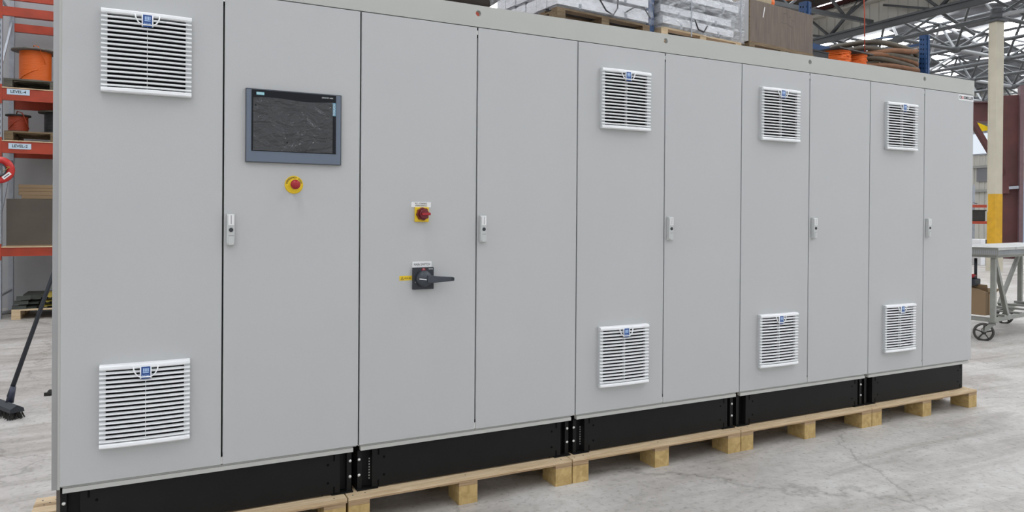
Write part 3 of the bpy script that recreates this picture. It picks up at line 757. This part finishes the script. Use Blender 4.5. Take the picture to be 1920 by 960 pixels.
# broom
t = thing('push_broom', 'black floor broom leaning behind the left end of the cabinets', 'broom', (-.565, 2.80, 0))
MB().tube([(.012, .0, .13), (.264, .20, 1.01), (.375, .29, 1.40)], [.016, .014, .014], 10).build('handle', M['swbody'], t)
MB().tube([(.015, 0, .09), (.035, .01, .20)], [.026, .019], 10).build('socket', mat('navy_socket', (.03, .035, .06), .4), t)
hb_ = MB().prism([(-.045, .05), (-.04, .075), (0, .10), (.04, .075), (.045, .05)], -.17, .17, 'x').build('head', M['swbody'], t); hb_.rotation_euler = (0, 0, R(-62))
br_ = MB()
for k in range(340):
    x = random.uniform(-.165, .165); y = random.uniform(-.04, .04); a, b = random.uniform(-.02, .02), random.uniform(-.02, .02)
    br_.tube([(x, y, .052), (x+a, y*1.25+b, .001)], .0022, 3, False)
o = br_.build('bristles', M['rubber'], t); o.rotation_euler = (0, 0, R(-62)); tag(o, kind='stuff')
t = thing('guard_post', 'short grey steel post behind the cabinets holding up the broom handle', 'post', (-.125, 3.165, 0))
MB().cyl((0, 0, .012), (0, 0, 1.45), .045).build('shaft', M['galv'], t); MB().box(-.09, .09, -.09, .09, 0, .012).build('base_plate', M['galv'], t)
t = MB().lathe([(.015, 0), (.026, .01), (.02, .03), (.010, .045)], 7).box(-.04, -.015, -.01, .02, 0, .022).build('metal_clamp', M['rubber'], None, (-.36, 3.33, 0)); tag(t, 'small dark metal clamp lying on the floor near the cabinets', 'clamp')

# ------------------------------------------------------------------ blue rack behind the cabinets
BA = R(6.5); bd_ = Vector((math.cos(BA), math.sin(BA), 0)); bn_ = Vector((-math.sin(BA), math.cos(BA), 0)); base = Vector((.301, -3.34, 0))
def W(s, d, z=0): return base + bn_*(5.6+d) + bd_*s + Vector((0, 0, z))
rk = thing('blue_pallet_rack', 'tall rack with blue perforated posts behind the cabinet row', 'rack', W(2.7, 0), BA)
bp_ = MB().box(0, .12, 0, .003, 0, 4.2).box(0, .003, 0, .1, 0, 4.2).box(.117, .12, 0, .1, 0, 4.2).box(.04, .08, -.012, 0, 0, 4.2)
bp_me = bp_.mesh('post', M['bluesteel'])
hl = MB()
for k in range(54):
    hl.box(.012, .024, -.0008, 0, .3+k*.072, .325+k*.072).box(.096, .108, -.0008, 0, .3+k*.072, .325+k*.072).box(-.0008, 0, .03, .045, .3+k*.072, .325+k*.072).box(-.0008, 0, .065, .08, .31+k*.072, .335+k*.072)
hl_me = hl.mesh('slot_row', M['blackdk'])
bs = [0, 5.39-2.7, 8.17-2.7, 11.14-2.7]
for s in bs:
    for d in (0, 1.0):
        q = inst('post', bp_me, rk, (s, d, 0)); tag(inst('slot_row', hl_me, q), kind='stuff')
    for k in range(6): MB().bar((s+.06, .08, .3+k*.62), (s+.06, 1.02, .3+(k+1)*.62 if k % 2 else .3+k*.62), .03).build('frame_brace', M['bluesteel'], rk)
    MB().bar((s+.06, .08, 4.08), (s+.06, 1.02, 4.08), .03).build('frame_brace', M['bluesteel'], rk)
for a in range(3):
    for z in (1.55, 3.2):
        for d in (.02, 1.02): MB().box(bs[a]+.12, bs[a+1], d, d+.05, z, z+.12).build('beam', M['orange'], rk)
    MB().box(bs[a]+.12, bs[a+1], 1.04, 1.07, 4.0, 4.1).build('tie_beam', M['bluesteel'], rk)
BT = 3.322
# batten luminaire
def batten_meshes(Lg, h=.125, dp=.17, ch=.03):
    a = MB().prism([(0, ch), (0, h-.008), (.012, h), (dp-.012, h), (dp, h-.008), (dp, ch)], 0, Lg).mesh('housing', M['batten'])
    b = MB().box(.01, Lg-.01, .025, dp-.025, 0, ch).mesh('channel', M['battendk'])  # dark groove colour also holds the shadow bands between stacked battens
    c = MB().box(0, .03, -.006, 0, .02, .07).box(.008, .022, -.012, -.006, .03, .06).mesh('clip', M['galv'])
    return a, b, c
ROW = ['front one', 'second from front', 'third from front', 'third from the back', 'second from the back', 'rear one']; LAY = ['bottom', 'second', 'third', 'fourth', 'fifth', 'top']
B1 = batten_meshes(1.2, .155)
def batten(me, s, d, z, label, group, rz=0, Lg=1.2):
    t = thing('light_batten', label, 'light fitting', W(s, d, z), BA+rz, group)
    inst('housing', me[0], t); inst('channel', me[1], t)
    for x in (.22*Lg, .72*Lg): inst('clip', me[2], t, (x, 0, 0))
pallet(W(4.17, -.06, BT), BA, 1.22, 1.1, 'timber pallet on the rack under the white battens', M['oldwood'])
random.seed(11)
z = BT+.131
for lay in range(5):
    for dd in range(6):
        off = (0, .0, .01, .0, .02)[lay]
        batten(B1, 4.18+off+random.uniform(-.008, .008), -.05+dd*.183, z, 'white batten, %s in %s layer, stack left of blue post' % (ROW[dd], LAY[lay]), 'white battens on the left pallet')
    z += .157
pallet(W(5.56, -.06, BT), BA, 1.30, 1.1, 'timber pallet on the rack right of the nearest blue post', M['pine'], h=.15)
B2 = batten_meshes(1.14, .125, .17, .045)
z = BT+.151
for lay in range(6):
    for dd in range(6):
        batten(B2, 5.59+[0, .0, .09, .02, .05, .1][lay]+random.uniform(-.015, .015), -.05+(.05 if lay % 2 else 0)+dd*.182, z, 'silver batten, %s in %s layer, stack right of blue post' % (ROW[dd], LAY[lay]), 'silver battens on the middle pallet')
    z += .128+(.010 if lay % 2 == 0 else .028)
    if lay == 1 or lay == 3:
        pass
# plastic film
def wrapbox(name, s0, s1, d0, d1, z0, z1, label, flare=0, seed=1):
    rnd = random.Random(seed); mb = MB()
    loop = []; nseg = 14
    corners = [(s0-flare, d1), (s0, d0), (s1, d0), (s1, d1)]
    for k in range(4):
        a, b = corners[k], corners[(k+1) % 4]
        for j in range(nseg): loop.append((a[0]+(b[0]-a[0])*j/nseg, a[1]+(b[1]-a[1])*j/nseg))
    n = len(loop); rows = 12; vs = []
    cx, cy = (s0+s1)/2, (d0+d1)/2
    for r in range(rows+1):
        for (a, b) in loop:
            o = rnd.uniform(-.003, .016); L_ = math.hypot(a-cx, b-cy); vs.append((a+(a-cx)/L_*o, b+(b-cy)/L_*o, z0+(z1-z0)*r/rows+rnd.uniform(-.01, .01)))
    fs = [(r*n+k, r*n+(k+1) % n, (r+1)*n+(k+1) % n, (r+1)*n+k) for r in range(rows) for k in range(n)]
    mb.add(vs, fs, True); mb.v = [tuple(Vector((x, y-0, zz))) for x, y, zz in mb.v]
    o = mb.build(name, M['film2' if flare else 'film']); o.location = W(0, 0, 0); o.rotation_euler = (0, 0, BA)
    md = o.modifiers.new('solid', 'SOLIDIFY'); md.thickness = .0008
    return tag(o, label, 'plastic wrap')
wrapbox('stretch_wrap', 4.13, 5.41, -.09, 1.09, BT+.12, 4.30, 'clear plastic wrap around the white battens left of the blue post', 0.0, 2)
wrapbox('stretch_wrap', 5.545, 6.85, -.10, 1.10, BT+.13, 4.28, 'crumpled clear plastic wrap around the stack right of the blue post', .01, 5)
# loose cables hanging from battens
for nme, pts_, lb in (('dangling_lead', [(4.62, -.08, 3.78), (4.66, -.085, 3.62), (4.76, -.09, 3.50), (4.86, -.085, 3.47), (4.92, -.08, 3.55), (4.93, -.08, 3.68)], 'black lead looped on the white battens'),
                      ('dangling_lead', [(5.02, -.08, 3.52), (5.15, -.085, 3.60), (5.28, -.085, 3.62), (5.38, -.08, 3.52)], 'black lead on the white battens next to the blue post'),
                      ('dangling_lead', [(6.02, -.11, 3.60), (6.07, -.115, 3.50), (6.16, -.115, 3.485), (6.22, -.11, 3.56)], 'black lead looped at the foot of the silver stack')):
    o = MB().tube([Vector(p) for p in pts_], .008, 6).build(nme, M['cableblk']); o.location = W(0, 0, 0); o.rotation_euler = (0, 0, BA); tag(o, lb, 'cable')
for s, z0, z1, lb in ((5.945, 3.40, 4.3, 'pale strap around the silver stack, left one'), (6.76, 3.45, 4.28, 'pale strap around the silver stack, right one')):
    o = MB().box(s, s+.016, -.125, -.122, z0, z1).box(s, s+.016, -.122, 1.12, z1, z1+.003).build('pallet_strap', M['galv']); o.location = W(0, 0, 0); o.rotation_euler = (0, 0, BA); tag(o, lb, 'strap')
# laminated wooden box
pallet(W(6.95, -.10, BT), BA, 1.26, 1.1, 'timber pallet under the brown laminate box', M['oldwood'], h=.165)
t = thing('laminate_box', 'large box of brown woodgrain panels standing on the rack', 'box', W(6.962, -.09, BT+.166), BA)
MB().box(.014, 1.23, 0, .014, .02, .51).build('front_panel', M['laminate'], t)
MB().box(0, .012, .012, .9, .02, .52).build('side_panel', M['white'], t)['label'] = 'whitish side panel'
MB().box(0, .014, -.001, .0125, 0, .52).box(0, 1.235, -.004, .02, 0, .02).build('edge_strip', M['oldwood'], t)
MB().box(.012, 1.23, .014, .9, .02, .5).build('core', M['carton'], t)
q = MB().box(0, .012, -.0015, 0, 0, .13).build('chalk_mark', M['white'], t, (.24, 0, .33)); q.rotation_euler = (0, R(14), 0)
scr = MB(); random.seed(5)
for k in range(10):
    x, z = random.uniform(.58, .80), random.uniform(.28, .44); scr.bar((x, -.001, z), (x+random.uniform(.03, .07), -.001, z+random.uniform(-.02, .02)), .001, .005)
scr.build('pencil_scrawl', M['tape'], t)
# rolls on the box
t = thing('fabric_roll', 'cream roll with orange tape end lying on the laminate box', 'roll', W(6.95, .25, BT+.72), BA)
MB().tube([(0, 0, .03), (.25, -.04, .06), (.62, -.12, .055)], [.10, .115, .085], 12).build('roll', mat('cream_fabric', (.50, .43, .30), .9, var=.3), t)
MB().tube([(.60, -.115, .055), (.68, -.14, .05)], [.088, .07], 10).build('tape_end', M['cableor'], t)
MB().tube([(.05, -.10, .11), (.2, -.16, .12), (.4, -.2, .09)], .012, 6).build('tie', M['tape'], t)
# black crate, orange bundles, hose coils
pallet(W(8.30, -.02, BT), BA, 1.25, 1.05, 'dark timber pallet under the orange bundles', M['greywood'], h=.15)
t = thing('black_crate', 'low black crate on the rack between box and orange bundles', 'crate', W(8.32, .02, BT+.151), BA)
MB().box(0, .38, 0, .9, 0, .02).box(0, .38, 0, .015, 0, .13).box(0, .015, .015, .9, 0, .13).box(.365, .38, .015, .9, 0, .13).build('crate_wall', M['cableblk'], t)
MB().box(-.006, .386, -.008, .016, .12, .14).build('rim', M['rubber'], t)
random.seed(9)
for k, (s, ln) in enumerate(((8.90, .46), (9.37, .34))):
    t = thing('orange_cable_bundle', ['bundle of bright orange cable in plastic, beside the black crate', 'bundle of bright orange cable in plastic, beside the hose coil'][k], 'cable bundle', W(s, 0, BT+.151), BA, 'orange cable bundles on the blue rack')
    wv = MB(); cx = ln/2
    for j in range(26):
        z = .015+j*.0085; ph = random.uniform(0, 6)
        wv.tube([(cx+(ln/2-.02+random.uniform(-.012, .006))*math.cos(a)*1.0, .24+(.22+random.uniform(-.01, .02))*math.sin(a), z+.012*math.sin(3*a+ph)) for a in [2*math.pi*m_/20 for m_ in range(20)]], .012, 6, False, True)
    wv.build('cable_turns', M['cableor'], t)
    MB().prism([(-.02, .225), (.5, .225), (.48, .245), (.0, .25)], 0.0, ln, 'x').build('top_sheet', M['rubber'], t)
t = thing('hose_coil', 'big coil of brown and olive hose with pale strap on the rack', 'hose', W(9.72, .0, BT+.12), BA)
MB().box(0, 1.25, .0, 1.0, 0, .02).build('base_board', M['oldwood'], t)
for k in range(11):
    rx, ry = .71-.006*k+random.uniform(-.03, .03), .42+random.uniform(-.04, .04)
    zz = .06+k*.040; tilt = random.uniform(-.10, .10); cx, cy = .74+random.uniform(-.03, .03), .48
    sg = lambda v: math.copysign(abs(v)**.55, v)
    pts_ = [(cx+rx*.93*sg(math.cos(a)), cy-.05+ry*sg(math.sin(a)), zz+tilt*math.cos(a)+.02*math.sin(2*a+k)) for a in [2*math.pi*j/32 for j in range(32)]]
    MB().tube(pts_, .038, 8, False, True).build('hose_turn', M['hose' if k % 3 else 'hose2'], t)
MB().bar((.22, .06, .03), (.33, .045, .44), .004, .03, (1, 0, 0)).build('tie_strap', M['strap'], t)
tag(MB().tube([W(10.6, .2, 4.12), W(10.0, .1, 4.0), W(9.8, .0, 3.95)], .01, 6).build('blue_lead', M['bluesteel']), 'blue lead running from the post to the hose coil', 'cable')
tag(MB().tube([W(9.42, .05, 6.2), W(9.50, .05, 5.2), W(9.58, .05, 4.3), W(9.60, .05, 3.55)], .008, 6).build('orange_drop_cable', M['cablerd']), 'thin orange cable hanging straight down onto the bundles', 'cable')
tag(MB().tube([W(7.70, -.05, 4.12), W(7.95, -.05, 4.17), W(8.3, -.05, 4.26), W(8.9, -.05, 4.42), W(10.0, -.05, 4.8)], .01, 6).build('orange_lead', M['cableor']), 'orange lead running up from the cream roll', 'cable')

# ------------------------------------------------------------------ trolley at the right
TA = R(8.6)
P0 = Vector((9.15, 1.58, 0))
t = thing('steel_trolley', 'high grey steel trolley with slotted top rail on spoked castors', 'trolley', P0, TA)
TL, TW = 2.25, .54
# posts
for x, y in ((.03, .03), (TL-.06, .03), (.03, TW-.03), (TL-.06, TW-.03)):
    MB().bar((x, y, .24), (x, y, 1.0), .05).build('leg', M['trolley'], t)
MB().bar((0, .03, .25), (TL, .03, .25), .045, .045).build('lower_rail', M['trolley'], t)
MB().bar((0, TW-.03, .25), (TL, TW-.03, .25), .045, .045).build('lower_rail', M['trolley'], t)
for x in (.03, TL-.03): MB().bar((x, .05, .25), (x, TW-.05, .25), .045, .045).build('end_rail', M['trolley'], t)
for x in (.30, .75, 1.2, 1.65, 2.1): MB().bar((x, .0, .284), (x, TW, .284), .06, .022).build('shelf_slat', M['trolley'], t)
for a, b in (((.06, .03, .97), (.42, .03, .29)), ((TL-.09, .03, .97), (TL-.45, .03, .29)), ((TL-.09, TW-.03, .97), (TL-.75, TW-.03, .29)), ((.06, TW-.03, .97), (.42, TW-.03, .29))):
    MB().bar(a, b, .04, .05).build('brace', M['trolley'], t)
MB().box(-.03, TL+.03, -.02, TW+.02, .985, 1.012).build('top_frame', M['trolley'], t)
# top: slotted side rail and flange
MB().box(-.05, TL+.05, -.045, TW+.04, 1.012, 1.10).build('side_rail', M['trolley'], t)
sl_ = MB()
for k in range(110): sl_.box(-.04+k*.021, -.032+k*.021, -.0465, -.045, 1.022, 1.074)
tag(sl_.build('rail_slots', M['galv'], t), kind='stuff')
sl_ = MB()
for k in range(26): sl_.box(-.0515, -.05, -.03+k*.021, -.022+k*.021, 1.022, 1.074)
tag(sl_.build('rail_slots', M['galv'], t), kind='stuff')
MB().box(-.06, TL+.06, -.055, TW+.05, 1.10, 1.106).box(-.06, TL+.06, -.055, -.045, 1.075, 1.10).build('top_flange', M['trolleyalu'], t)
MB().box(.42, .435, -.058, -.055, 1.08, 1.106).build('joint', M['galv'], t)
def castor(x, y, rot):
    q = MB().cyl((0, 0, .20), (0, 0, .245), .03).box(-.05, .05, -.04, .04, .232, .24).build('castor_mount', M['trolley'], t, (x, y, -.012)); q.rotation_euler = (0, 0, rot)
    def ch(mb, n2, m): return mb.build(n2, m, q)
    ch(MB().bar((.0, -.032, .225), (-.10, -.032, .12), .045, .006, (0, 1, 0)).bar((.0, .032, .225), (-.10, .032, .12), .045, .006, (0, 1, 0)).box(-.03, .02, -.035, .035, .215, .225), 'fork', M['trolley'])
    ch(MB().lathe([(.084, -.02), (.106, -.018), (.110, 0), (.106, .018), (.084, .02)], 32, 'y', (-.09, 0, .111), True), 'tyre', M['wheel'])
    sp = MB().lathe([(.025, -.03), (.025, .03)], 16, 'y', (-.09, 0, .111))
    for k in range(5):
        a = 2*math.pi*k/5+.3; sp.bar((-.09, -.022, .111), (-.09+.09*math.cos(a), -.022, .111+.09*math.sin(a)), .012, .026, (0, 1, 0))
    ch(sp, 'hub_spokes', M['rubber'])
castor(.05, .04, R(-64)); castor(TL-.12, .05, R(20)); castor(.04, TW-.06, R(170)); castor(TL-.38, TW-.05, R(-50))
def TW_(x, y, z): return P0 + Vector((x*math.cos(TA)-y*math.sin(TA), x*math.sin(TA)+y*math.cos(TA), z))
t = thing('cardboard_box', 'open brown cardboard box on the lower shelf of the trolley', 'box', TW_(.085, .10, .297), TA)
MB().box(0, .22, 0, .008, 0, .25).box(0, .008, .008, .36, 0, .25).box(.212, .22, .008, .36, 0, .25).box(0, .22, .352, .36, 0, .25).box(.008, .212, .008, .352, 0, .008).build('carton_wall', M['carton'], t)
MB().bar((.216, .18, .25), (.33, .18, .29), .35, .005, (0, 0, 1)).build('flap', M['carton'], t); MB().bar((.004, .18, .25), (-.03, .18, .36), .35, .005, (1, 0, 0)).build('flap', M['carton'], t)
MB().box(.09, .16, -.002, 0, .06, .18).build('print', M['swbody'], t)
t = thing('carton_of_parts', 'closed brown carton at the open end of the trolley shelf', 'box', TW_(-.0, .10, .297), TA)
MB().box(-.0, .07, 0, .40, 0, .25).build('carton_wall', M['carton'], t)
MB().prism([(0, .25), (.42, .25), (.42, .27), (.2, .34), (0, .27)], 0.0, .07, 'x').build('raised_flap', M['carton'], t)
t = thing('clamp_tool', 'black and red hand tool resting on the carton under the trolley', 'tool', TW_(.02, .24, .641), TA)
MB().box(-.06, .10, -.04, .04, 0, .08).cyl((.09, 0, .05), (.13, 0, .05), .03).lathe([(.03, .08), (.035, .10), (.02, .12)], 12).build('tool_body', M['swbody'], t, bevel=.006)
MB().cyl((-.08, 0, .115), (.03, 0, .115), .022).build('red_grip', M['red'], t)
MB().cyl((.06, 0, .08), (.06, 0, .325), .016).build('rod', M['swbody'], t)

# ------------------------------------------------------------------ far rack and clutter behind the trolley
t = thing('far_orange_rack', 'far orange beam rack with black bins behind the yellow column base', 'rack', (24.3, 11.5, 0), R(-27))
for z in (1.26, 1.81): MB().box(-.5, 1.35, 0, .05, z, z+.09).build('beam', M['orange'], t); 
for z in (1.26, 1.81): MB().box(-.5, 1.35, .9, .95, z, z+.09).build('beam', M['orange'], t)
for z in (1.26, 1.81): MB().box(-.5, 1.35, .05, .9, z+.07, z+.09).build('shelf_deck', M['greywood'], t)
for x in (-.58, 1.35):
    for y in (0, .87): MB().box(x, x+.08, y, y+.08, 0, 2.6).build('post', M['galv'], t)
for x, c_, lb in ((.42, 'swbody', 'dark storage bin on the far orange rack, left one'), (.98, 'rubber', 'dark storage bin on the far orange rack, right one')):
    q = thing('storage_bin', lb, 'bin', Vector((24.3, 11.5, 1.352))+Matrix.Rotation(R(-27), 3, 'Z') @ Vector((x-.15, .1, 0)), R(-27), 'bins on the far rack')
    MB().box(0, .46, 0, .6, 0, .36).build('bin_wall', M[c_], q, bevel=.02); MB().box(-.02, .48, -.02, .62, .34, .38).build('lid', M[c_], q)
q = thing('machine_part', 'small pale machine part lying on top of the far rack', 'part', Vector((24.9, 11.35, 1.902)), R(-20))
MB().lathe([(.06, 0), (.08, .05), (.03, .12)], 10).tube([(.05, 0, .06), (.3, 0, .09), (.5, .05, .04)], .02, 6).build('part_body', M['galv'], q)
for k, (x, y, w_, h_, c_, lb) in enumerate(((22.6, 10.2, .45, .5, 'carton', 'brown carton standing behind the trolley, left one'), (23.25, 9.85, .35, .8, 'batten', 'white box standing behind the trolley beside the column'), (22.7, 11.3, .5, .62, 'carton', 'brown carton standing behind the trolley, rear one'))):
    q = thing('storage_carton', lb, 'box', (x, y, 0), R(-20)); MB().box(0, w_, 0, .4, 0, h_).build('box_wall', M[c_], q, bevel=.01); MB().box(w_*.42, w_*.58, -.002, .0, 0, h_).build('tape_strip', M['tape'], q)
q = thing('work_bench', 'low pale work bench with bottles seen above the trolley top', 'bench', (25.6, 14.6, 0), R(-27))
MB().box(-.6, 1.4, 0, .6, .70, .76).build('bench_top', M['batten'], q)
for x in (-.55, 1.3):
    for y in (.05, .5): MB().box(x, x+.06, y, y+.06, 0, .7).build('leg', M['galv'], q)
for x, h_, c_, lb in ((.55, .26, 'swbody', 'dark bottle on the far bench'), (.35, .22, 'carton', 'brown can on the far bench'), (.85, .3, 'batten', 'white canister on the far bench')):
    v_ = Vector((25.6, 14.6, .762))+Matrix.Rotation(R(-27), 3, 'Z') @ Vector((x, .2, 0))
    tag(MB().lathe([(.08, 0), (.08, h_*.7), (.03, h_*.85), (.03, h_)], 12).build('bottle', M[c_], None, v_), lb, 'bottle')
q = thing('machine', 'maroon and cream machine base on the floor beyond the trolley', 'machine', (29.2, 14.0, 0), R(-20))
MB().box(0, 1.6, 0, .7, .25, .5).build('machine_base', M['maroon'], q); MB().box(-.6, 0, 0, .6, 0, .45).build('pallet_load', M['cream'], q); MB().box(.1, .3, .1, .6, 0, .25).box(1.2, 1.4, .1, .6, 0, .25).build('foot', M['oldwood'], q)
